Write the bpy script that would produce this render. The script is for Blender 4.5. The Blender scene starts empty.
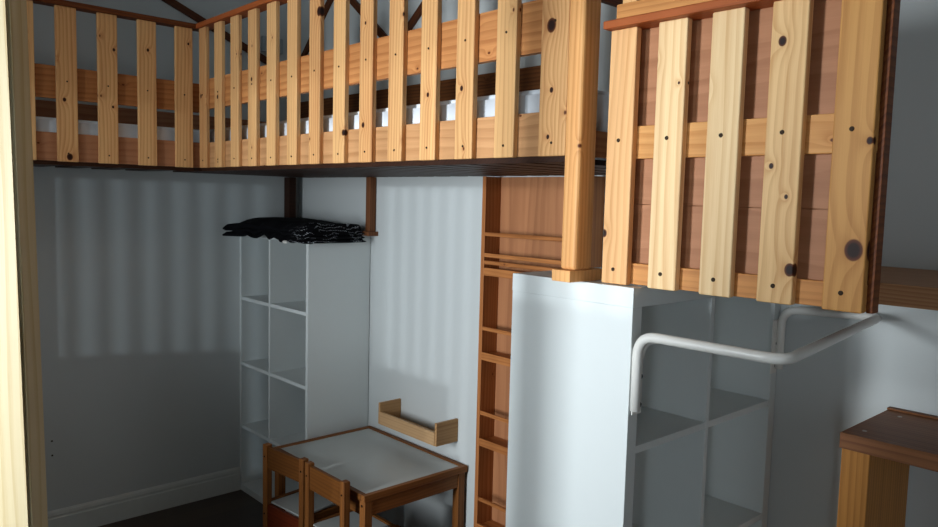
import bpy, bmesh, math, random
from mathutils import Vector, Matrix, noise
random.seed(7)
S = bpy.context.scene
COL = S.collection

# ------------------------------------------------------------------ camera
YAW, PITCH, ROLL, FPX, CAMZ = 0.74458, -0.08542, 0.02537, 747.09, 1.6648
fw = Vector((math.sin(YAW)*math.cos(PITCH), math.cos(YAW)*math.cos(PITCH), math.sin(PITCH)))
rt0 = fw.cross(Vector((0, 0, 1))).normalized()
up0 = rt0.cross(fw)
rt = rt0*math.cos(ROLL) + up0*math.sin(ROLL)
up = up0*math.cos(ROLL) - rt0*math.sin(ROLL)
cam = bpy.data.objects.new('camera', bpy.data.cameras.new('camera'))
COL.objects.link(cam)
M = Matrix((rt, up, -fw)).transposed().to_4x4()
M.translation = Vector((0, 0, CAMZ))
cam.matrix_world = M
cam.data.sensor_width = 36
cam.data.lens = FPX/938*36
cam.data.clip_start = 0.02
S.camera = cam

# ------------------------------------------------------------------ light and exposure
S.view_settings.view_transform = 'Standard'
S.view_settings.look = 'None'
S.view_settings.exposure = 0.0
S.view_settings.gamma = 1.0
W = bpy.data.worlds.new('world'); S.world = W; W.use_nodes = True
W.node_tree.nodes['Background'].inputs[0].default_value = (0.62, 0.78, 1.0, 1)
W.node_tree.nodes['Background'].inputs[1].default_value = 0.5

def area_light(name, loc, direction, sx, sy, power, color, spread):
    l = bpy.data.lights.new(name, 'AREA'); l.shape = 'RECTANGLE'; l.size = sx; l.size_y = sy
    l.energy = power; l.color = color; l.spread = math.radians(spread)
    o = bpy.data.objects.new(name, l); COL.objects.link(o)
    o.location = loc; o.rotation_euler = Vector(direction).to_track_quat('-Z', 'Y').to_euler()
    return o
# daylight through the window in the left wall
def yaw_dir(d, z): return (math.cos(math.radians(d)), math.sin(math.radians(d)), z)
area_light('window_daylight', (-1.88, 2.00, 1.50), yaw_dir(-7, -0.0), .34, 1.2, 29, (0.88, 0.95, 1.0), 78)
area_light('window_skylight', (-1.90, 1.80, 1.70), yaw_dir(5, 0.0), 1.7, 1.1, 4, (0.74, 0.88, 1.0), 120)
area_light('added_shelf_fill', (-1.93, -.85, 1.55), yaw_dir(30, -0.04), .35, 1.1, 3.6, (0.80, 0.92, 1.0), 80)  # added fill lamp for the front unit's interior, no known source
area_light('added_front_fill', (.55, -1.22, 1.25), (1.3, 1.6, 0), .8, 1.7, 1.6, (0.86, 0.94, 1.0), 72)  # added fill lamp behind the camera for faces turned that way
area_light('added_ceiling_fill', (.1, 1.9, 2.93), (0, 0, -1),   .3, .3, 2.5, (1.0, 0.90, 0.80), 170)  # added warm fill for the upper walls, no lamp known there
# low pale sun through the vertical blind
sl = bpy.data.lights.new('low_sun', 'SUN'); sl.energy = 1.1; sl.angle = math.radians(1.45); sl.color = (0.85, 0.94, 1.0)
so = bpy.data.objects.new('low_sun', sl); COL.objects.link(so)
so.rotation_euler = Vector((1.0, 0.03, -0.06)).to_track_quat('-Z', 'Y').to_euler()
# added second sun for stripes on the back wall, entering more steeply
sl2 = bpy.data.lights.new('added_stripe_sun', 'SUN'); sl2.energy = 0.45; sl2.angle = math.radians(0.8); sl2.color = (0.75, 0.90, 1.0)
so2 = bpy.data.objects.new('added_stripe_sun', sl2); COL.objects.link(so2)
so2.rotation_euler = Vector((1.0, 0.75, -0.08)).to_track_quat('-Z', 'Y').to_euler()

# ------------------------------------------------------------------ materials
def new_mat(name):
    m = bpy.data.materials.new(name); m.use_nodes = True
    nt = m.node_tree
    for n in list(nt.nodes): nt.nodes.remove(n)
    out = nt.nodes.new('ShaderNodeOutputMaterial')
    b = nt.nodes.new('ShaderNodeBsdfPrincipled')
    nt.links.new(b.outputs[0], out.inputs[0])
    return m, nt, b

class NB:
    def __init__(s, nt): s.nt = nt
    def _in(s, sock, v):
        if hasattr(v, 'links'): s.nt.links.new(v, sock)
        else: sock.default_value = v
    def math(s, op, a, b=0.0, c=0.0):
        n = s.nt.nodes.new('ShaderNodeMath'); n.operation = op
        s._in(n.inputs[0], a); s._in(n.inputs[1], b); s._in(n.inputs[2], c)
        return n.outputs[0]
    def mix(s, f, a, b):
        n = s.nt.nodes.new('ShaderNodeMix'); n.data_type = 'RGBA'
        s._in(n.inputs['Factor'], f); s._in(n.inputs[6], a); s._in(n.inputs[7], b)
        return n.outputs[2]
    def comb(s, x, y, z):
        n = s.nt.nodes.new('ShaderNodeCombineXYZ')
        for i, v in enumerate((x, y, z)): s._in(n.inputs[i], v)
        return n.outputs[0]
    def noise(s, vec, scale, detail=3, rough=.5):
        n = s.nt.nodes.new('ShaderNodeTexNoise'); s._in(n.inputs['Vector'], vec)
        n.inputs['Scale'].default_value = scale; n.inputs['Detail'].default_value = detail
        n.inputs['Roughness'].default_value = rough
        return n.outputs[0]
    def ramp(s, f, a, b):
        n = s.nt.nodes.new('ShaderNodeMapRange'); n.interpolation_type = 'SMOOTHSTEP'
        s._in(n.inputs[0], f); n.inputs[1].default_value = a; n.inputs[2].default_value = b
        return n.outputs[0]
    def obj(s):
        n = s.nt.nodes.new('ShaderNodeTexCoord')
        x = s.nt.nodes.new('ShaderNodeSeparateXYZ'); s.nt.links.new(n.outputs['Object'], x.inputs[0])
        return n.outputs['Object'], x.outputs
    def rand(s):
        return s.nt.nodes.new('ShaderNodeObjectInfo').outputs['Random']

def rgb(h):
    def f(c):
        c /= 255
        return c/12.92 if c <= .04045 else ((c+.055)/1.055)**2.4
    return (f(int(h[0:2], 16)), f(int(h[2:4], 16)), f(int(h[4:6], 16)), 1)

def wood(name, light, dark, axis='z', knots=(), rough=.5, rings=9.0, auto_knots=True, knot_col='5e2e14', jitter=.3, spec=.18):
    """pine: grain along one local axis, ring figure, knots (own marks of each board)"""
    m, nt, b = new_mat(name); n = NB(nt)
    _, x = n.obj(); r = n.rand()
    X, Y, Z = x[0], x[1], x[2]
    al, a1, a2 = {'z': (Z, X, Y), 'y': (Y, X, Z), 'x': (X, Y, Z)}[axis]
    ac = n.math('ADD', a1, a2)
    off = n.math('MULTIPLY', r, 37.0)
    al2 = n.math('ADD', al, off); ac2 = n.math('ADD', ac, n.math('MULTIPLY', r, 1.7))
    kn = None; kcore = 0.0
    def addk(d, rad, kn):
        # d distance in metres -> influence around knot, core mask
        infl = n.math('POWER', 2.718, n.math('MULTIPLY', n.math('DIVIDE', d, rad*1.7), -1.0))
        core = n.math('SUBTRACT', 1.0, n.ramp(d, rad*.88, rad*1.05))
        if kn is None: return (infl, core)
        return (n.math('ADD', kn[0], infl), n.math('MAXIMUM', kn[1], core))
    for (kc, ka, kr) in knots:
        dx = n.math('SUBTRACT', ac, kc); dz = n.math('MULTIPLY', n.math('SUBTRACT', al, ka), .8)
        d = n.math('SQRT', n.math('ADD', n.math('MULTIPLY', dx, dx), n.math('MULTIPLY', dz, dz)))
        kn = addk(d, kr, kn)
        inner = n.math('SUBTRACT', 1.0, n.ramp(d, kr*.5, kr*.95))
        kcore = inner if kcore == 0.0 else n.math('MAXIMUM', kcore, inner)
    if auto_knots:
        v = nt.nodes.new('ShaderNodeTexVoronoi'); v.voronoi_dimensions = '2D'; v.inputs['Scale'].default_value = 1
        nt.links.new(n.comb(n.math('MULTIPLY', ac2, 9.0), n.math('MULTIPLY', al2, 6.0), 0.0), v.inputs['Vector'])
        d = n.math('DIVIDE', v.outputs['Distance'], 7.5)
        cx = nt.nodes.new('ShaderNodeSeparateXYZ'); nt.links.new(v.outputs['Color'], cx.inputs[0])
        gate = n.math('GREATER_THAN', cx.outputs[0], .62)
        core = n.math('MULTIPLY', gate, n.math('SUBTRACT', 1.0, n.ramp(d, .0025, .0055)))
        infl = n.math('MULTIPLY', gate, n.math('POWER', 2.718, n.math('MULTIPLY', d, -110.0)))
        kn = (infl, core) if kn is None else (n.math('ADD', kn[0], infl), n.math('MAXIMUM', kn[1], core))
    warp = n.noise(n.comb(n.math('MULTIPLY', ac2, 6.0), n.math('MULTIPLY', al2, .7), 0.0), 1.0, 2)
    ph = n.math('ADD', n.math('MULTIPLY', ac2, rings*7.0), n.math('MULTIPLY', warp, 4.5))
    if kn: ph = n.math('ADD', ph, n.math('MULTIPLY', kn[0], 2.2))
    ring = n.math('FRACT', ph)
    ring = n.math('MULTIPLY', n.ramp(ring, .25, .95), n.math('SUBTRACT', 1.0, n.ramp(ring, .93, 1.0)))
    fine = n.noise(n.comb(n.math('MULTIPLY', ac2, 420.0), n.math('MULTIPLY', al2, 9.0), 0.0), 1.0, 3, .6)
    f = n.math('ADD', n.math('MULTIPLY', ring, .42), n.math('MULTIPLY', n.math('SUBTRACT', fine, .35), .55))
    f = n.math('ADD', f, n.math('MULTIPLY', n.math('SUBTRACT', r, .5), jitter*2))
    streak = n.noise(n.comb(n.math('MULTIPLY', ac2, 55.0), n.math('MULTIPLY', al2, 1.3), 3.0), 1.0, 2)
    f = n.math('ADD', f, n.math('MULTIPLY', n.math('SUBTRACT', streak, .5), .9))
    cl = nt.nodes.new('ShaderNodeClamp'); nt.links.new(f, cl.inputs[0])
    c = n.mix(cl.outputs[0], rgb(light), rgb(dark))
    if kn:
        halo = nt.nodes.new('ShaderNodeClamp'); nt.links.new(n.math('MULTIPLY', kn[0], .45), halo.inputs[0])
        c = n.mix(halo.outputs[0], c, rgb(dark))
        c = n.mix(kn[1], c, rgb(knot_col))
        if knots: c = n.mix(kcore, c, rgb('241009'))
    nt.links.new(c, b.inputs['Base Color'])
    b.inputs['Roughness'].default_value = rough
    b.inputs['Specular IOR Level'].default_value = spec
    bp = nt.nodes.new('ShaderNodeBump'); bp.inputs['Strength'].default_value = .12; bp.inputs['Distance'].default_value = .002
    nt.links.new(fine, bp.inputs['Height']); nt.links.new(bp.outputs[0], b.inputs['Normal'])
    return m

def plain(name, col, rough=.5, metallic=0.0, var=.04, scale=30, spec=.5):
    m, nt, b = new_mat(name); n = NB(nt)
    o, x = n.obj()
    f = n.noise(o, scale, 3)
    c0 = rgb(col); lo = tuple(v*(1-var) for v in c0[:3])+(1,); hi = tuple(min(1, v*(1+var)) for v in c0[:3])+(1,)
    nt.links.new(n.mix(f, lo, hi), b.inputs['Base Color'])
    b.inputs['Roughness'].default_value = rough; b.inputs['Metallic'].default_value = metallic
    b.inputs['Specular IOR Level'].default_value = spec
    return m

def wall_paint(name, col):
    m, nt, b = new_mat(name); n = NB(nt)
    o, x = n.obj()
    f = n.noise(o, 2.2, 4); g = n.noise(o, 160, 3)
    c0 = rgb(col); lo = tuple(v*.95 for v in c0[:3])+(1,)
    nt.links.new(n.mix(f, lo, c0), b.inputs['Base Color']); b.inputs['Roughness'].default_value = .75
    bp = nt.nodes.new('ShaderNodeBump'); bp.inputs['Strength'].default_value = .10; bp.inputs['Distance'].default_value = .002
    nt.links.new(g, bp.inputs['Height']); nt.links.new(bp.outputs[0], b.inputs['Normal'])
    return m

M_WALL = wall_paint('white_wall_paint', 'c1c5c4')
M_CEIL = wall_paint('ceiling_paint', 'd2d3d2')
M_WHITE = plain('white_laminate', 'd4d9d8', .38, var=.01)
M_ENAMEL = plain('white_enamel_tube', 'e2e0da', .3, var=.01)
M_TRIM = plain('white_trim', 'c9ccc8', .45)
M_SEATW = plain('white_lacquer_panel', 'b9bcb9', .3, var=.02)
M_SCREW = plain('dark_screw', '3a2c1e', .6, 0, spec=.1)
M_BLACK = plain('black_bolt', '0a0a0a', .6, spec=.1)
M_SHEET = plain('white_bed_sheet', 'dfe4ea', .9, var=.05, scale=18)
M_GREYBOX = plain('grey_plastic', '9aa2a4', .5)
A = dict(light='dcae6c', dark='b4763a')
M_SLAT = wood('pine_slat', 'dcac74', 'a8683a')
M_POST = wood('pine_post', 'dca468', 'b4733c', knots=((-.02, .1, .007), (.01, -.32, .004)))
M_POSTL = wood('pale_pine_post', 'c6b692', 'a88c58', rings=6, auto_knots=False, jitter=.05)
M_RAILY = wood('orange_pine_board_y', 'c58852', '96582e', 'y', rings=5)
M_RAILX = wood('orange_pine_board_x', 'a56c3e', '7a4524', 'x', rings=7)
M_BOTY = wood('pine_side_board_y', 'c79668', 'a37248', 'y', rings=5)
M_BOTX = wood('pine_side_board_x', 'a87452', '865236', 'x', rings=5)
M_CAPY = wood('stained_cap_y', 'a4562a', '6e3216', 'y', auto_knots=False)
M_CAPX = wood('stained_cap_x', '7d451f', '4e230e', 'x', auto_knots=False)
M_CAPT = wood('light_cap_y', 'c88a4e', '9c5c2c', 'y', auto_knots=False)
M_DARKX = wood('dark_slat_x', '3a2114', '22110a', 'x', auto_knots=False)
M_DARKY = wood('dark_board_y', '7a4a26', '4a2711', 'y')
M_DARKZ = wood('brown_short_post', '7a4d30', '4d2c19', 'z', auto_knots=False)
M_BATTEN = wood('dark_batten', '5a3018', '38190b', 'x', auto_knots=False)
M_PLY = wood('plywood', 'b07a56', '94603f', 'y', rings=1.6, auto_knots=False, jitter=.12, spec=.2)
M_BOOKZ = wood('amber_pine_z', 'aa6d3e', '7c4520', 'z')
M_BOOKY = wood('amber_pine_y', 'a66a3a', '733f1b', 'y')
M_BOOKB = wood('amber_plywood', 'a26e4a', '835236', 'z', rings=2, auto_knots=False)
M_KIDZ = wood('varnished_pine_z', '8a562a', '5f3616', 'z', auto_knots=False)
M_KIDY = wood('varnished_pine_y', '74461e', '4e2b10', 'y', auto_knots=False)
M_KIDX = wood('varnished_pine_x', '8a562a', '5f3616', 'x', auto_knots=False)
M_KIDR = wood('reddish_pine_y', '6e2c14', '4a180a', 'y', auto_knots=False)
M_LEDY = wood('light_birch_y', 'b8946c', '96704a', 'y', auto_knots=False)
M_LEDX = wood('light_birch_x', 'b0895e', '8e6640', 'x', auto_knots=False)
M_OAKY = wood('oak_board_y', 'b98a64', '8c6040', 'y', rings=14, auto_knots=False)
M_STEPY = wood('step_board_y', '9c6a44', '744830', 'y', auto_knots=False)
M_STEPZ = wood('step_leg_z', 'c88a46', '96602a', 'z', auto_knots=False)

# ------------------------------------------------------------------ geometry helpers
def wloc(o):
    v = Vector((0, 0, 0))
    while o: v += o.location; o = o.parent
    return v
def link(name, me, mat, parent, loc):
    o = bpy.data.objects.new(name, me); COL.objects.link(o)
    if mat: me.materials.append(mat)
    o.parent = parent
    o.location = Vector(loc) - (wloc(parent) if parent else Vector((0, 0, 0)))
    return o
def bm_box(bm, x0, x1, y0, y1, z0, z1):
    r = bmesh.ops.create_cube(bm, size=1)
    for v in r['verts']:
        v.co = Vector(((x0+x1)/2+v.co.x*(x1-x0), (y0+y1)/2+v.co.y*(y1-y0), (z0+z1)/2+v.co.z*(z1-z0)))
    return r['verts']
def finish(name, bm, mat, parent, origin, bevel=0, seg=2, smooth=False):
    if bevel:
        bmesh.ops.bevel(bm, geom=[e for e in bm.edges], offset=bevel, segments=seg, profile=.5, affect='EDGES')
    bmesh.ops.translate(bm, vec=-Vector(origin), verts=bm.verts)
    me = bpy.data.meshes.new(name); bm.to_mesh(me); bm.free()
    if smooth:
        for p in me.polygons: p.use_smooth = True
    return link(name, me, mat, parent, origin)
def box(name, x0, x1, y0, y1, z0, z1, mat, parent=None, bevel=.0015, seg=2):
    bm = bmesh.new(); bm_box(bm, x0, x1, y0, y1, z0, z1)
    return finish(name, bm, mat, parent, ((x0+x1)/2, (y0+y1)/2, (z0+z1)/2), bevel, seg)
def boxes(name, lst, mat, parent=None, bevel=.0015):
    bm = bmesh.new()
    for b in lst: bm_box(bm, *b)
    xs = [(min(b[i] for b in lst)+max(b[i+1] for b in lst))/2 for i in (0, 2, 4)]
    return finish(name, bm, mat, parent, xs, bevel)
def bar(name, p, q, w, t, mat, parent=None, nrm=(1, 0, 0)):
    """flat batten from p to q, t thick along nrm"""
    p, q, nrm = Vector(p), Vector(q), Vector(nrm)
    d = (q-p); L = d.length; d.normalize(); s = nrm.cross(d).normalized()
    bm = bmesh.new(); bm_box(bm, -L/2, L/2, -w/2, w/2, -t/2, t/2)
    bmesh.ops.bevel(bm, geom=[e for e in bm.edges], offset=.001, segments=1, affect='EDGES')
    me = bpy.data.meshes.new(name); bm.to_mesh(me); bm.free()
    o = link(name, me, mat, parent, (p+q)/2)
    R = Matrix((d, s, nrm)).transposed().to_3x3()
    o.rotation_euler = R.to_euler()
    return o
def disc(name, c, axis, r, t, mat, parent, seg=12):
    """screw head: short bevelled cylinder along axis with a cross slot"""
    bm = bmesh.new()
    bmesh.ops.create_cone(bm, cap_ends=True, segments=seg, radius1=r, radius2=r*.8, depth=t)
    R = Vector(axis).to_track_quat('Z', 'Y').to_matrix()
    bmesh.ops.rotate(bm, cent=(0, 0, 0), matrix=R, verts=bm.verts)
    me = bpy.data.meshes.new(name); bm.to_mesh(me); bm.free()
    return link(name, me, mat, parent, c)
def tube(name, pts, r, mat, parent, cyclic=False, res=10):
    """smooth round tube through given dense points"""
    bm = bmesh.new(); n = len(pts); rings = []
    prev = None
    for i, p in enumerate(pts):
        p = Vector(p)
        a = Vector(pts[max(i-1, 0)]); b = Vector(pts[min(i+1, n-1)])
        d = (b-a).normalized()
        if prev is None:
            u = d.orthogonal().normalized()
        else:
            u = (prev - d*prev.dot(d)).normalized()
        prev = u; v = d.cross(u)
        rings.append([bm.verts.new(p + (u*math.cos(t)+v*math.sin(t))*r) for t in [2*math.pi*k/res for k in range(res)]])
    for i in range(n-1):
        for k in range(res):
            bm.faces.new((rings[i][k], rings[i][(k+1) % res], rings[i+1][(k+1) % res], rings[i+1][k]))
    bm.faces.new(list(reversed(rings[0]))); bm.faces.new(rings[-1])
    o0 = sum((Vector(p) for p in pts), Vector())/n
    return finish(name, bm, mat, parent, o0, smooth=True)
def rounded(pts, rad, k=7):
    out = [Vector(pts[0])]
    for i in range(1, len(pts)-1):
        p = Vector(pts[i]); a = (Vector(pts[i-1])-p).normalized(); b = (Vector(pts[i+1])-p).normalized()
        s, e = p+a*rad, p+b*rad
        for j in range(k+1):
            t = j/k; out.append(s*(1-t)**2 + p*2*t*(1-t) + e*t*t)
    out.append(Vector(pts[-1])); return out
def thing(name, label, cat, loc=(0, 0, 0), group=None):
    o = bpy.data.objects.new(name, None); COL.objects.link(o); o.empty_display_size = .1
    o.location = loc; o['label'] = label; o['category'] = cat
    if group: o['group'] = group
    return o
def tag(o, label, cat, group=None):
    o['label'] = label; o['category'] = cat
    if group: o['group'] = group
    return o
def struct(o): o['kind'] = 'structure'; return o

XW, YW, ZC = 2.2126, 3.877, 3.05
XL, YF = -2.0, -1.3

# ------------------------------------------------------------------ the room
def floor_mat():
    m, nt, b = new_mat('dark_laminate_floor'); n = NB(nt); o, x = n.obj()
    br = nt.nodes.new('ShaderNodeTexBrick'); nt.links.new(n.comb(x[0], x[1], 0.0), br.inputs['Vector'])
    br.inputs['Scale'].default_value = 1; br.inputs['Brick Width'].default_value = 1.2; br.inputs['Row Height'].default_value = .13
    br.inputs['Mortar Size'].default_value = .0015; br.inputs['Color1'].default_value = rgb('4b3a2e'); br.inputs['Color2'].default_value = rgb('3e3027')
    br.inputs['Mortar'].default_value = rgb('1c1511')
    g = n.noise(n.comb(n.math('MULTIPLY', x[0], 3.0), n.math('MULTIPLY', x[1], 60.0), 0.0), 1.0, 4)
    mx = n.mix(n.math('MULTIPLY', g, .5), br.outputs['Color'], rgb('2a1f18'))
    nt.links.new(mx, b.inputs['Base Color']); b.inputs['Roughness'].default_value = .45
    return m
struct(box('floor', XL-.1, XW+.1, YF-.1, YW+.1, -.1, 0, floor_mat(), bevel=0))
struct(box('ceiling', XL-.1, XW+.1, YF-.1, YW+.1, ZC, ZC+.1, M_CEIL, bevel=0))
struct(box('wall_right', XW, XW+.1, YF, YW, 0, ZC, M_WALL, bevel=0))
struct(box('wall_back', XL, XW+.1, YW, YW+.1, 0, ZC, M_WALL, bevel=0))
struct(box('wall_front', XL, XW+.1, YF-.1, YF, 0, ZC, M_WALL, bevel=0))
WY0, WY1, WZ0, WZ1 = .70, 3.0, .35, 2.35
struct(boxes('wall_left', [(XL-.1, XL, YF, WY0, 0, ZC), (XL-.1, XL, WY1, YW, 0, ZC), (XL-.1, XL, WY0, WY1, 0, WZ0), (XL-.1, XL, WY0, WY1, WZ1, ZC)], M_WALL, bevel=0))
struct(boxes('window_1', [(XL-.08, XL-.03, WY0, WY0+.05, WZ0, WZ1), (XL-.08, XL-.03, WY1-.05, WY1, WZ0, WZ1), (XL-.08, XL-.03, 1.825, 1.875, WZ0, WZ1),
       (XL-.08, XL-.03, WY0, WY1, WZ0, WZ0+.05), (XL-.08, XL-.03, WY0, WY1, WZ1-.05, WZ1)], M_TRIM, bevel=0))
# skirting board with a moulded upper lip
bm = bmesh.new()
prof = [(0, 0), (-.016, 0), (-.016, .092), (-.012, .097), (-.012, .104), (-.015, .108), (-.012, .122), (-.004, .130), (0, .130)]
A0 = [bm.verts.new((XL, YW+p[0], p[1])) for p in prof]; B0 = [bm.verts.new((1.848, YW+p[0], p[1])) for p in prof]
for i in range(len(prof)):
    j = (i+1) % len(prof); bm.faces.new((A0[i], A0[j], B0[j], B0[i]))
bm.faces.new(A0[::-1]); bm.faces.new(B0)
bmesh.ops.recalc_face_normals(bm, faces=bm.faces)
struct(finish('baseboard_back', bm, M_TRIM, None, (0, YW, 0)))

# ------------------------------------------------------------------ cube shelving units
def shelf_unit(root, x0, x1, y0, y1, along, ztops, tt, mid, z1=1.47, t=.038):
    """white open bookcase, 2 columns x 4 rows; columns run along 'y' or 'x'"""
    box('top_board', x0, x1, y0, y1, z1-tt, z1, M_WHITE, root, .001)
    e = .0006
    if along == 'y':
        box('side_panel', x0+e, x1-e, y0+e, y0+t, 0, z1-tt, M_WHITE, root, .001)
        box('side_panel', x0+e, x1-e, y1-t, y1-e, 0, z1-tt, M_WHITE, root, .001)
        box('base_board', x0+e, x1-e, y0+t, y1-t, .0, .036, M_WHITE, root, .001)
        box('divider', x0+e, x1-e, mid-.008, mid+.008, .036, z1-tt, M_WHITE, root, .0008)
        for z in ztops:
            box('shelf', x0+.002, x1-e, y0+t, mid-.008, z-.018, z, M_WHITE, root, .0008)
            box('shelf', x0+.002, x1-e, mid+.008, y1-t, z-.018, z, M_WHITE, root, .0008)
    else:
        box('side_panel', x0+e, x0+t, y0+e, y1-e, 0, z1-tt, M_WHITE, root, .001)
        box('side_panel', x1-t, x1-e, y0+e, y1-e, 0, z1-tt, M_WHITE, root, .001)
        box('base_board', x0+t, x1-t, y0+e, y1-e, .0, t, M_WHITE, root, .001)
        box('divider', mid-.008, mid+.008, y0+e, y1-e, t, z1-tt, M_WHITE, root, .0008)
        for z in ztops:
            box('shelf', x0+t, mid-.008, y0+.002, y1-e, z-.018, z, M_WHITE, root, .0008)
            box('shelf', mid+.008, x1-t, y0+.002, y1-e, z-.018, z, M_WHITE, root, .0008)
K1 = (1.85, 2.209, 3.144, 3.8765)
u1 = thing('shelving_unit', 'white open cube shelving unit in the far corner, black blanket on top', 'shelf', (2.03, 3.5, 0))
shelf_unit(u1, *K1, 'y', (1.10, .735, .378), .036, 3.533, t=.021)
K2 = (1.447, 2.209, 1.005, 1.395)
u2 = thing('shelving_unit', 'large white shelving unit in front with plain bright side panel, under the slatted panel', 'shelf', (1.83, 1.2, 0))
shelf_unit(u2, *K2, 'x', (1.085, .732, .38), .047, 1.812)

# ------------------------------------------------------------------ loft bed
XR, YR = 1.42, 3.40
ZB, ZT = 1.778, 2.402
bed = thing('loft_bed', 'L-shaped pine loft bed with slatted railing, standing on the two white shelving units', 'bed', (1.8, 2.5, 1.47))
def slat_front(y1, w, knots=(), z0=ZB, z1=ZT, x=XR, root=bed, jit=0):
    """railing slat facing -X; y1 = its left (far) edge"""
    yc, zc = y1-w/2, (z0+z1)/2
    mat = M_SLAT
    if knots:
        mat = wood('pine_slat_knotted', 'dcac74', 'a8683a', knots=[(ky-yc+(-.009), kz-zc, kr) for ky, kz, kr in knots], jitter=.15)
    s = box('slat', x, x+.018, y1-w, y1, z0, z1, mat, root, .0025)
    return s
KN = {0: [(3.36, 2.10, .008)], 1: [(3.185, 2.083, .008)], 3: [(2.866, 2.127, .007)], 6: [(2.352, 2.311, .014)], 8: [(2.072, 1.90, .008), (2.065, 2.227, .005)],
      10: [(1.739, 1.97, .006)], 9: [(1.862, 2.223, .006)], 11: [(1.590, 1.975, .0065)], 13: [(1.262, 2.099, .015), (1.255, 1.941, .006), (1.262, 1.826, .005)], 7: [(2.19, 1.881, .009)]}
for i in range(14):
    y = 3.380-i*.1604
    w = .090 if i == 13 else .073
    s = slat_front(y, w, KN.get(i, ()))
    for z in (1.812, 2.107):
        disc('screw', (XR-.0005, y-w/2, z+random.uniform(-.003, .003)), (-1, 0, 0), .0038, .003, M_SCREW, s)
def slat_left(x0, knots=(), w=.078):
    xc, zc = x0+w/2, (ZB+ZT)/2
    mat = M_SLAT
    if knots: mat = wood('pine_slat_knotted', 'dcac74', 'a8683a', knots=[(kx-xc-.009, kz-zc, kr) for kx, kz, kr in knots], jitter=.15)
    s = box('slat', x0, x0+w, YR, YR+.018, ZB, ZT, mat, bed, .0025)
    for z in (1.812, 2.103):
        disc('screw', (x0+w/2, YR-.0005, z), (0, -1, 0), .0038, .003, M_SCREW, s)
LK = {1: [(.884, 1.798, .012), (.868, 2.029, .007)], 2: [(1.062, 2.257, .006), (1.055, 2.018, .005)], 3: [(1.202, 2.277, .006)], 4: [(1.38, 2.331, .005)]}
for i, x0 in enumerate((.685, .840, .998, 1.160, 1.322)): slat_left(x0, LK.get(i, ()))
for x0 in (.53, .375): slat_left(x0)
# boards behind the slats
XB = XR+.018
box('bottom_board', XB, XB+.02, 1.195, YR+.018, 1.780, 1.892, M_BOTY, bed)
box('middle_board', XB, XB+.02, 1.195, YR+.018, 2.043, 2.176, M_RAILY, bed)
box('bottom_board', .30, XR+.018, YR+.018, YR+.038, 1.780, 1.895, M_BOTX, bed)
box('middle_board', .30, XR+.018, YR+.018, YR+.038, 2.032, 2.163, M_RAILX, bed)
# cap rails
box('top_rail', XR-.012, XR+.052, 1.205, YR-.012, ZT, ZT+.022, M_CAPY, bed, .003)
box('top_rail', .30, XR+.052, YR-.012, YR+.052, ZT, ZT+.022, M_CAPX, bed, .003)
# boards along the walls
box('wall_board', 2.188, 2.208, 1.77, 3.86, 1.99, 2.19, M_DARKY, bed)
box('wall_board', .30, 2.188, 3.850, 3.870, 1.955, 2.065, M_BOTX, bed)
# bed base: long bearers and cross slats
box('bearer', 1.462, 1.50, 1.22, 3.86, 1.778, 1.81, M_DARKY, bed)
box('bearer', 2.15, 2.19, 1.22, 3.80, 1.778, 1.81, M_DARKY, bed)
box('bearer', .30, 1.46, 3.44, 3.48, 1.778, 1.81, M_DARKX, bed)
box('bearer', .30, 1.46, 3.82, 3.848, 1.778, 1.81, M_DARKX, bed)
for k in range(22):
    y = 1.24+k*.116
    box('base_slat', XR+.024, 2.195, y, y+.085, 1.764, 1.778, M_DARKX, bed, .001)
box('base_edge', XR+.0182, XR+.0238, 1.21, YR, 1.764, 1.7795, M_DARKX, bed, .0005)
box('base_edge', .32, XR, YR+.0385, YR+.0445, 1.764, 1.7795, M_DARKX, bed, .0005)
for k in range(7):
    x = .32+k*.155
    box('base_slat', x, x+.10, YR+.045, 3.862, 1.764, 1.778, M_DARKX, bed, .001)
# near corner post standing on the front shelving unit
p = box('post', 1.416, 1.482, 1.155, 1.205, 1.4985, 2.75, M_POST, bed, .009, 3)
fb = box('foot_block', 1.398, 1.530, 1.156, 1.214, 1.4705, 1.4985, M_POST, p, .001)
fb['label'] = 'small block under the post'
# end boards between post and wall
box('end_board', 1.482, 2.208, 1.185, 1.203, 1.779, 1.845, M_RAILX, bed)
box('end_board', 1.482, 2.208, 1.185, 1.203, 2.165, 2.19, M_CAPX, bed)
# posts on the corner unit
p = box('post', 2.174, 2.209, 3.100, 3.140, 1.492, 1.764, M_DARKZ, bed, .002)
box('foot_block', 2.150, 2.211, 3.080, 3.200, 1.4705, 1.492, M_DARKZ, p, .001)
box('post', 2.115, 2.158, 3.805, 3.865, 1.4705, 1.764, M_DARKX, bed, .002)
box('post', .30, .36, YR+.04, YR+.10, 0, 1.764, M_POST, bed, .003)

# mattresses
def mattress(name, x0, x1, y0, y1, z0, z1, label):
    bm = bmesh.new(); bm_box(bm, x0, x1, y0, y1, z0, z1)
    bmesh.ops.bevel(bm, geom=[e for e in bm.edges], offset=.014, segments=4, affect='EDGES')
    o = finish(name, bm, M_SHEET, None, ((x0+x1)/2, (y0+y1)/2, z0), smooth=True)
    tag(o, label, 'mattress')
mattress('mattress', 1.462, 2.185, 1.22, 3.43, 1.812, 1.957, 'white sheeted mattress on the loft bed behind the right railing')
mattress('mattress', .32, 2.185, 3.445, 3.848, 1.812, 1.957, 'white sheeted mattress behind the left wing of the loft bed railing')

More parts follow.
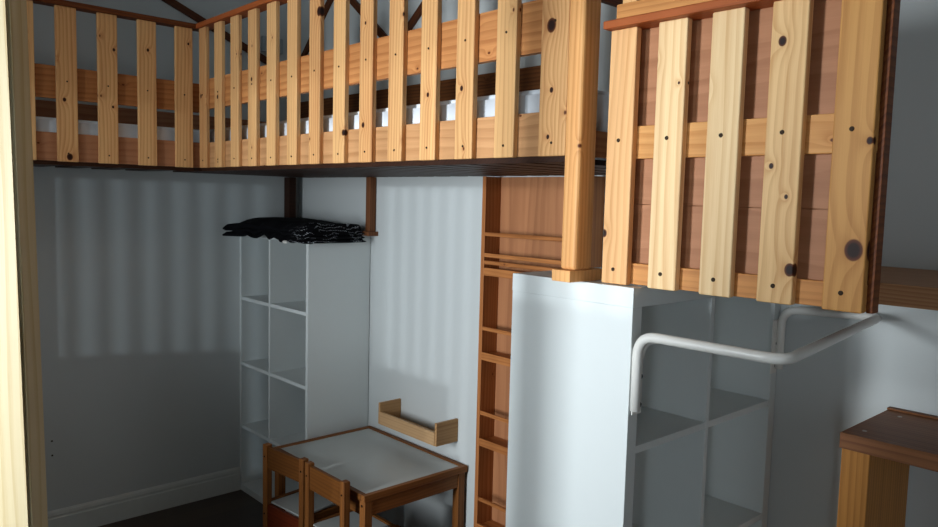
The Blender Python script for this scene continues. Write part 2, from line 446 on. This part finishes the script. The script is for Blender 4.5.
# ------------------------------------------------------------------ zigzag battens on the walls
zz = thing('wall_trellis', 'dark wooden zigzag battens fixed to the walls above the loft bed', 'trellis', (2.2, 3.4, 2.4))
bar('batten', (1.44, YW-.009, 2.635), (2.185, YW-.009, 2.325), .036, .016, M_BATTEN, zz, (0, -1, 0))
bar('batten', (XW-.008, 3.86, 2.40), (XW-.008, 3.42, 2.82), .036, .016, M_BATTEN, zz)
bar('batten', (XW-.008, 3.42, 2.74), (XW-.008, 2.97, 2.385), .036, .016, M_BATTEN, zz)
bar('batten', (XW-.008, 2.95, 2.385), (XW-.008, 2.62, 2.64), .036, .016, M_BATTEN, zz)
gb = box('wall_box', 1.975, 2.10, YW-.025, YW-.001, 2.445, 2.53, M_GREYBOX, None, .006, 3)
tag(gb, 'small pale grey box on the back wall above the bed corner', 'box')

# ------------------------------------------------------------------ slatted end panel
pan = thing('slatted_panel', 'slatted pine guard panel backed with reddish plywood, in front of the oak board', 'panel', (1.49, .81, 1.472))
XP, ZP0, ZP1 = 1.464, 1.472, 2.071
PK = {4: [(.535, 1.589, .017), (.520, 1.79, .006)], 3: [(.694, 1.991, .0085), (.652, 1.542, .011), (.702, 1.747, .005), (.668, 1.686, .004)], 1: [(.985, 1.987, .006), (.922, 1.932, .003)],
      2: [(.856, 1.911, .006)], 0: [(1.108, 1.592, .008)]}
for i in range(5):
    y = 1.1125-i*.1312
    yc, zc = y-.0365, (ZP0+ZP1)/2
    lt, dk = [('e2b07a', 'c0864f'), ('eccb9a', 'c8935c'), ('eccc9c', 'c8965e'), ('e4bc86', 'b98249'), ('cc9656', 'a0652e')][i]
    mt = wood('panel_slat_%s' % 'abcde'[i], lt, dk, knots=[(ky-yc-.009, kz-zc, kr) for ky, kz, kr in PK[i]], auto_knots=False, jitter=.03, rings=6)
    s = box('slat', XP, XP+.020, y-.073, y, ZP0, ZP1, mt, pan, .003, 3)
    for z in (1.507, 1.813):
        disc('screw', (XP-.0005, y-.034, z), (-1, 0, 0), .0052, .003, M_SCREW, s)
YP0, YP1 = .5147, 1.1105
box('rail', XP+.020, XP+.038, YP0, YP1, 1.474, 1.524, M_CAPT, pan)
M_PR = wood('panel_rail_y', 'd8a060', 'b5763a', 'y', rings=6)
box('rail', XP+.020, XP+.038, YP0, YP1, 1.770, 1.846, M_PR, pan)
box('plywood_sheet', XP+.038, XP+.046, YP0, YP1, 1.474, 1.6625, M_PLY, pan, .0008)
box('plywood_sheet', XP+.038, XP+.046, YP0, YP1, 1.6638, 2.071, M_PLY, pan, .0008)
box('seam_light_stop', XP+.0462, XP+.052, YP0, YP1, 1.64, 1.69, M_PLY, pan, .0005)  # added strip behind the seam, keeps light from leaking through
box('end_strip', XP+.020, XP+.050, YP0-.012, YP0-.0005, 1.472, 2.071, M_CAPX, pan, .001)
box('top_rail', XP-.024, XP+.050, YP0-.012, 1.119, 2.071, 2.090, M_CAPY, pan, .003)
box('top_board', XP-.010, XP+.014, YP0-.012, 1.092, 2.090, 2.126, M_CAPT, pan, .002)
box('upper_post', XP+.016, XP+.062, 1.055, 1.095, 2.0905, 2.55, M_SLAT, pan, .002)

# ------------------------------------------------------------------ black blanket with white dotted stripes
def blanket_mat():
    m, nt, b = new_mat('black_woven_blanket'); n = NB(nt); o, x = n.obj()
    w = n.noise(o, 16, 2)
    s = n.math('ADD', x[2], n.math('MULTIPLY', w, .055))
    line = n.math('LESS_THAN', n.math('FRACT', n.math('MULTIPLY', s, 60.0)), .17)
    dots = n.math('GREATER_THAN', n.math('FRACT', n.math('MULTIPLY', n.math('ADD', x[1], x[0]), 110.0)), .45)
    patch = n.ramp(n.noise(o, 9, 1), .42, .52)
    near = n.math('MULTIPLY', patch, n.math('SUBTRACT', 1.0, n.ramp(n.math('ADD', x[1], n.math('MULTIPLY', w, .12)), -.24, -.12)))
    k = n.math('MULTIPLY', n.math('MULTIPLY', line, dots), near)
    nt.links.new(n.mix(k, rgb('0d0d10'), rgb('aeb2b8')), b.inputs['Base Color'])
    b.inputs['Roughness'].default_value = .95; b.inputs['Specular IOR Level'].default_value = .1
    g = n.noise(o, 300, 2); bp = nt.nodes.new('ShaderNodeBump'); bp.inputs['Strength'].default_value = .5; bp.inputs['Distance'].default_value = .002
    nt.links.new(g, bp.inputs['Height']); nt.links.new(bp.outputs[0], b.inputs['Normal'])
    return m
M_BLANKET = blanket_mat()
bm = bmesh.new()
for li, (z0, th, dx0, dx1, ylo, yhi, sag) in enumerate(((1.472, .020, .055, .02, 3.095, 3.790, .030), (1.490, .021, .045, .0, 3.10, 3.785, .014), (1.509, .018, .055, -.02, 3.105, 3.78, .004))):
    ny, nc = 60, 36; rings = []
    for j in range(ny+1):
        t = j/ny; y = ylo+(yhi-ylo)*t
        fx = 1.85-dx0 - .085*max(0, (t-.55)/.45)**1.2 + .016*noise.noise((y*9, li*5, 0))
        bx = 2.145 + .01*noise.noise((y*7, li*3, 4))
        cx, hw = (fx+bx)/2, (bx-fx)/2
        tt = th*(1+.35*noise.noise((y*11, li*2, 9)))*min(1, .55+6*min(t, 1-t))
        ring = []
        for c in range(nc):
            a = 2*math.pi*c/nc
            ca, sa = math.cos(a), math.sin(a)
            px = cx + hw*math.copysign(abs(ca)**.55, ca)
            pz = z0+tt/2 + tt/2*math.copysign(abs(sa)**.6, sa)
            pz += .006*noise.noise((px*12, y*10, li)) * (1 if sa > 0 else .2)
            over = max(0, 1.845-px)
            pz -= min(over*.9, .05)*(.45+.45*abs(noise.noise((y*8, li, 2)))*2) + (sag*.5 if px < 1.85 and t < .35 else 0)
            if y < 3.150: pz -= .034*min(1, (3.150-y)/.03)
            pz = max(pz, 1.436+.01*noise.noise((px*14, y*6, li))+.004*li)
            if sa > 0: pz += (.012*math.exp(-((y-3.62)/.2)**2))*(li+1)*.4
            ring.append(bm.verts.new((px, y, max(pz, 1.4715) if px > 1.848 and y > 3.14 else pz)))
        rings.append(ring)
    for j in range(ny):
        for c in range(nc):
            bm.faces.new((rings[j][c], rings[j][(c+1) % nc], rings[j+1][(c+1) % nc], rings[j+1][c]))
    bm.faces.new(rings[0][::-1]); bm.faces.new(rings[-1])
bmesh.ops.recalc_face_normals(bm, faces=bm.faces)
bl = finish('blanket', bm, M_BLANKET, None, (1.95, 3.45, 1.472), smooth=True)
tag(bl, 'folded black fringed blanket with white dotted stripes on the corner shelving unit', 'blanket')
bm = bmesh.new()
for k in range(70):
    y = 3.075+.012*random.random(); x = random.uniform(1.80, 2.10); z = 1.475+random.random()*.05
    if k > 45: x = 1.778+.012*random.random(); y = random.uniform(3.10, 3.45); z = 1.465+random.random()*.04
    L = random.uniform(.012, .03)
    d = Vector((random.uniform(-.6, .1), random.uniform(-1, .2), random.uniform(-1.1, -.2))).normalized()
    a = Vector((x, y+.015, z)); b_ = a+d*L+Vector((0, 0, 0)); s = Vector((.0007, .0007, 0))
    vs = [bm.verts.new(v) for v in (a-s, a+s, b_+s, b_-s)]
    vt = [bm.verts.new(v+Vector((0, 0, .0012))) for v in (a-s, a+s, b_+s, b_-s)]
    bm.faces.new(vs[::-1]); bm.faces.new(vt)
    for q in range(4): bm.faces.new((vs[q], vs[(q+1) % 4], vt[(q+1) % 4], vt[q]))
fr = finish('fringe', bm, M_BLANKET, bl, (1.95, 3.1, 1.48)); fr['kind'] = 'stuff'
# small white clip on the shelf edge
bm = bmesh.new(); bmesh.ops.create_uvsphere(bm, u_segments=16, v_segments=10, radius=1)
for v in bm.verts: v.co = Vector((1.792+v.co.x*.010, 3.262+v.co.y*.022, 1.437+v.co.z*.008))
o = finish('clip', bm, M_ENAMEL, None, (1.80, 3.262, 1.437), smooth=True)
tag(o, 'small white clip peeping from under the black blanket', 'clip')

# ------------------------------------------------------------------ bookcase on the right wall
bc = thing('bookcase', 'tall shallow amber pine bookcase with front bars, against the right wall', 'bookcase', (2.16, 1.99, 0))
BX0, BX1, BY0, BY1, BZ1 = 2.115, 2.211, 1.68, 2.225, 1.76
box('side_board', BX0, BX1, BY1-.02, BY1, 0, BZ1, M_BOOKZ, bc, .001)
box('side_board', BX0, BX1, BY0, BY0+.02, 0, BZ1, M_BOOKZ, bc, .001)
box('back_sheet', BX1-.008, BX1-.001, BY0+.02, BY1-.02, 0, BZ1, M_BOOKB, bc, .0005)
for z, bars in ((1.372, (1.410, 1.440, 1.526)), (1.020, (1.062, 1.136)), (.655, (.700, .780)), (.285, (.33, .41))):
    box('shelf', BX0+.012, BX1-.008, BY0+.02, BY1-.02, z-.008, z+.008, M_BOOKY, bc, .001)
    box('shelf_lip', BX0, BX0+.012, BY0+.02, BY1-.02, z-.016, z+.016, M_BOOKY, bc, .001)
    for bz in bars[(0 if z > 1.3 else 1):]:
        box('front_bar', BX0, BX0+.010, BY0+.02, BY1-.02, bz-.008, bz+.008, M_BOOKY, bc, .002)

# ------------------------------------------------------------------ wall ledge
lg = thing('picture_ledge', 'small pale wooden ledge with low front board on the wall above the play table', 'ledge', (2.14, 2.665, .575))
LX0, LX1, LY0, LY1 = 2.085, 2.2115, 2.445, 2.882
box('end_panel', LX0, LX1, LY0, LY0+.014, .575, .679, M_LEDX, lg)
box('end_panel', LX0, LX1, LY1-.014, LY1, .575, .679, M_LEDX, lg)
box('front_board', LX0-.002, LX0+.012, LY0+.014, LY1-.014, .575, .636, M_LEDY, lg)
box('bottom_board', LX0+.012, LX1, LY0+.014, LY1-.014, .575, .587, M_LEDY, lg)

# ------------------------------------------------------------------ play table
tb = thing('play_table', "low children's wooden table with inset grey-white top in the corner", 'table', (1.93, 2.745, 0))
TX0, TX1, TY0, TY1, TZ = 1.652, 2.206, 2.368, 3.122, .485
box('tabletop', TX0+.02, TX1-.02, TY0+.02, TY1-.02, TZ-.014, TZ-.006, M_SEATW, tb, .0008)
fr_ = .024
box('edge_frame', TX0, TX1, TY0, TY0+fr_, TZ-.028, TZ, M_KIDX, tb, .003)
box('edge_frame', TX0, TX1, TY1-fr_, TY1, TZ-.028, TZ, M_KIDX, tb, .003)
box('edge_frame', TX0, TX0+fr_, TY0+fr_, TY1-fr_, TZ-.028, TZ, M_KIDY, tb, .003)
box('edge_frame', TX1-fr_, TX1, TY0+fr_, TY1-fr_, TZ-.028, TZ, M_KIDY, tb, .003)
for (x, y) in ((TX0+.008, TY0+.008), (TX0+.008, TY1-.046), (TX1-.046, TY0+.008), (TX1-.046, TY1-.046)):
    lgg = box('leg', x, x+.038, y, y+.038, 0, TZ-.030, M_KIDZ, tb, .003)
    disc('bolt', (x-.0005, y+.019, .435), (-1, 0, 0), .006, .003, M_BLACK, lgg)
box('apron', TX0+.046, TX1-.046, TY0+.012, TY0+.030, .392, TZ-.032, M_KIDX, tb)
box('apron', TX0+.046, TX1-.046, TY1-.030, TY1-.012, .392, TZ-.032, M_KIDX, tb)
box('apron', TX0+.012, TX0+.030, TY0+.046, TY1-.046, .392, TZ-.032, M_KIDY, tb)
box('apron', TX1-.030, TX1-.012, TY0+.046, TY1-.046, .392, TZ-.032, M_KIDY, tb)

# ------------------------------------------------------------------ children's chairs (back at local -X side)
def make_chair(label):
    c = thing('toddler_chair', label, 'chair', (0, 0, 0), "children's chairs at the play table")
    w, d, L = .300, .29, .031
    for sy in (0, 1):
        y = sy*(w-L)
        rl = box('leg', 0, L, y, y+L, 0, .545, M_KIDZ, c, .004)
        for z in (.49, .225):
            disc('bolt', (-.0005, y+L/2, z), (-1, 0, 0), .0045, .003, M_BLACK, rl)
        box('leg', d-L, d, y, y+L, 0, .285, M_KIDZ, c, .003)
        box('side_rail', L, d-L, y+.006, y+.024, .215, .283, M_KIDX, c)
    box('backrest', .006, .024, L, w-L, .435, .535, M_KIDY, c, .002)
    box('rear_rail', .006, .024, L, w-L, .165, .268, M_KIDR, c, .002)
    box('front_rail', d-.024, d-.006, L, w-L, .215, .283, M_KIDY, c, .002)
    box('seat', .026, d-.026, .026, w-.026, .270, .277, M_SEATW, c, .001)
    return c
def copy_tree(o, parent=None):
    c = o.copy(); COL.objects.link(c)
    if parent: c.parent = parent
    for ch in list(o.children): copy_tree(ch, c)
    return c
ch1 = make_chair("pine toddler chair at the table's left side, nearer the camera, pushed straight in")
ch2 = copy_tree(ch1)
ch2['label'] = 'pine toddler chair turned slightly away, nearer the corner shelving unit'
ch1.location = (1.583, 2.409, 0)
ch2.location = (1.590, 2.733, 0); ch2.rotation_euler = (0, 0, math.radians(6.5))

# ------------------------------------------------------------------ U-shaped white tube bar on the front unit
tr = thing('tube_rail', 'white bent tube hanging rail screwed to the front of the large white shelving unit', 'rail', (1.83, .988, 1.18))
yl = .991; ya = .645; zt_ = 1.362
pts = rounded([(1.453, yl, 1.182), (1.453, yl, zt_), (1.453, ya, zt_), (2.190, .722, 1.374), (2.190, yl, zt_), (2.190, yl, 1.182)], .05)
tube('tube', pts, .0118, M_ENAMEL, tr, res=16)
for x in (1.456, 2.160):
    pl = box('mounting_plate', x, x+.036, 1.0005, 1.0045, 1.168, 1.33, M_ENAMEL, tr, .0005)
    for z in (1.190, 1.258): disc('screw', (x+.027, 1.000, z), (0, -1, 0), .007, .005, M_BLACK, pl)

tube('brace', rounded([(1.476, .999, 1.292), (1.474, .985, 1.345), (1.468, .925, 1.356)], .03), .006, M_ENAMEL, tr)
# ------------------------------------------------------------------ oak board and step at the right
ob = box('wall_board', 1.70, 2.2120, -.25, .990, 1.466, 1.512, M_OAKY, None, .003)
tag(ob, 'thick oak board shelf on the right wall behind the slatted panel', 'shelf board')
st = thing('wooden_step', 'tall brown wooden step with thick leg, below the oak board at right', 'step', (2.04, .44, 0))
box('step_board', 1.873, 2.205, .16, .688, 1.086, 1.125, M_STEPY, st, .002)
box('rear_strip', 2.190, 2.211, .16, .688, 1.1255, 1.131, M_DARKY, st, .001)
box('leg', 1.880, 2.03, .620, .684, 0, 1.0855, M_STEPZ, st, .002)
box('leg', 2.034, 2.200, .625, .684, 0, 1.0855, M_STEPZ, st, .002)
box('leg', 1.880, 2.03, .165, .229, 0, 1.0855, M_STEPZ, st, .002)
for (x, y) in ((1.93, .652), (2.14, .64)):
    disc('screw', (x, y, 1.1255), (0, 0, 1), .006, .002, plain('steel_screw', 'b8a898', .35, .8), st)

# ------------------------------------------------------------------ pale post close at left
bm = bmesh.new(); bm_box(bm, 0, .050, 0, .085, 0, ZC-.0005)
bmesh.ops.bevel(bm, geom=[e for e in bm.edges if abs((e.verts[0].co-e.verts[1].co).z) > 1], offset=.005, segments=3, affect='EDGES')
me = bpy.data.meshes.new('post'); bm.to_mesh(me); bm.free()
po = link('post', me, M_POSTL, None, (.328, 1.5, .0002)); po.rotation_euler = (Matrix.Rotation(math.radians(-.85), 3, Vector((.2, .98, 0))) @ Matrix.Rotation(math.radians(39.5), 3, 'Z')).to_euler()
tag(po, 'pale pine post close to the camera at the left edge', 'post')
# nail marks in the back wall
for z in (.47, .40):
    o = disc('nail', (.905, YW-.001, z), (0, -1, 0), .005, .004, M_SCREW, None)
    tag(o, 'upper of two tiny dark nails low in the back wall' if z > .45 else 'lower of two tiny dark nails low in the back wall', 'nail')

# ------------------------------------------------------------------ vertical blind inside the window
vb = thing('vertical_blind', 'white vertical blind at the window in the left wall', 'blind', (XL+.06, 1.85, WZ1))
box('head_rail', XL+.045, XL+.085, 0.6, 3.1, 2.38, 2.41, M_TRIM, vb)
for k in range(21):
    y = .64+k*.112
    box('vane', XL+.055, XL+.065, y, y+.05, .30, 2.38, M_TRIM, vb, 0)

# added window frame and blind for the shelf fill, no wall opening
struct(boxes('added_window_2', [(XL, XL+.03, -1.18, -1.14, 1.0, 2.3), (XL, XL+.03, -.56, -.52, 1.0, 2.3), (XL, XL+.03, -1.14, -.56, 1.0, 1.04), (XL, XL+.03, -1.14, -.56, 2.26, 2.3), (XL, XL+.012, -1.14, -.56, 1.04, 2.26)], M_TRIM, bevel=0))
# ------------------------------------------------------------------ unseen furniture added left of the view to block window light
cdn = thing('added_shade_chest', 'added white chest of drawers left of the view, shading the right wall', 'chest', (-.2, .93, 0))
box('body', -.42, .0, .42, 1.365, 0, 1.49, M_WHITE, cdn, .002)
for k in range(4):
    dr = box('drawer', .0005, .016, .425, 1.36, .06+k*.345, .39+k*.345, M_WHITE, cdn, .002)
    box('knob', .0165, .034, .895, .91, .22+k*.345, .235+k*.345, M_GREYBOX, dr, .002)
lbc = thing('added_shade_cabinet', 'added white low cabinet left of the view, shading the lower back wall', 'cabinet', (-.2, 3.43, 0))
box('body', -.42, -.03, 2.45, 3.84, 0, .95, M_WHITE, lbc, .002)
for k in range(2):
    dr = box('door', -.0295, -.012, 2.455+k*.69, 3.135+k*.69, .06, .94, M_WHITE, lbc, .002)
    box('knob', -.0115, .005, 3.10+k*.06, 3.115+k*.06, .80, .815, M_GREYBOX, dr, .002)

# added fixture body for the ceiling fill, added door behind the front fill
lp = thing('added_fill_fixture', 'added round white fixture above the ceiling fill light', 'lamp', (.1, 1.9, 2.94))
bm = bmesh.new(); bmesh.ops.create_cone(bm, cap_ends=True, segments=40, radius1=.20, radius2=.16, depth=.09)
bmesh.ops.translate(bm, vec=(.1, 1.9, 3.004), verts=bm.verts)
finish('fill_fixture_body', bm, M_ENAMEL, lp, (.1, 1.9, 3.004))
struct(boxes('added_door_1', [(.1, .14, YF, YF+.03, 0, 2.1), (.96, 1.0, YF, YF+.03, 0, 2.1), (.14, .96, YF, YF+.03, 2.06, 2.1), (.14, .96, YF, YF+.015, 0, 2.06)], M_TRIM, bevel=0))
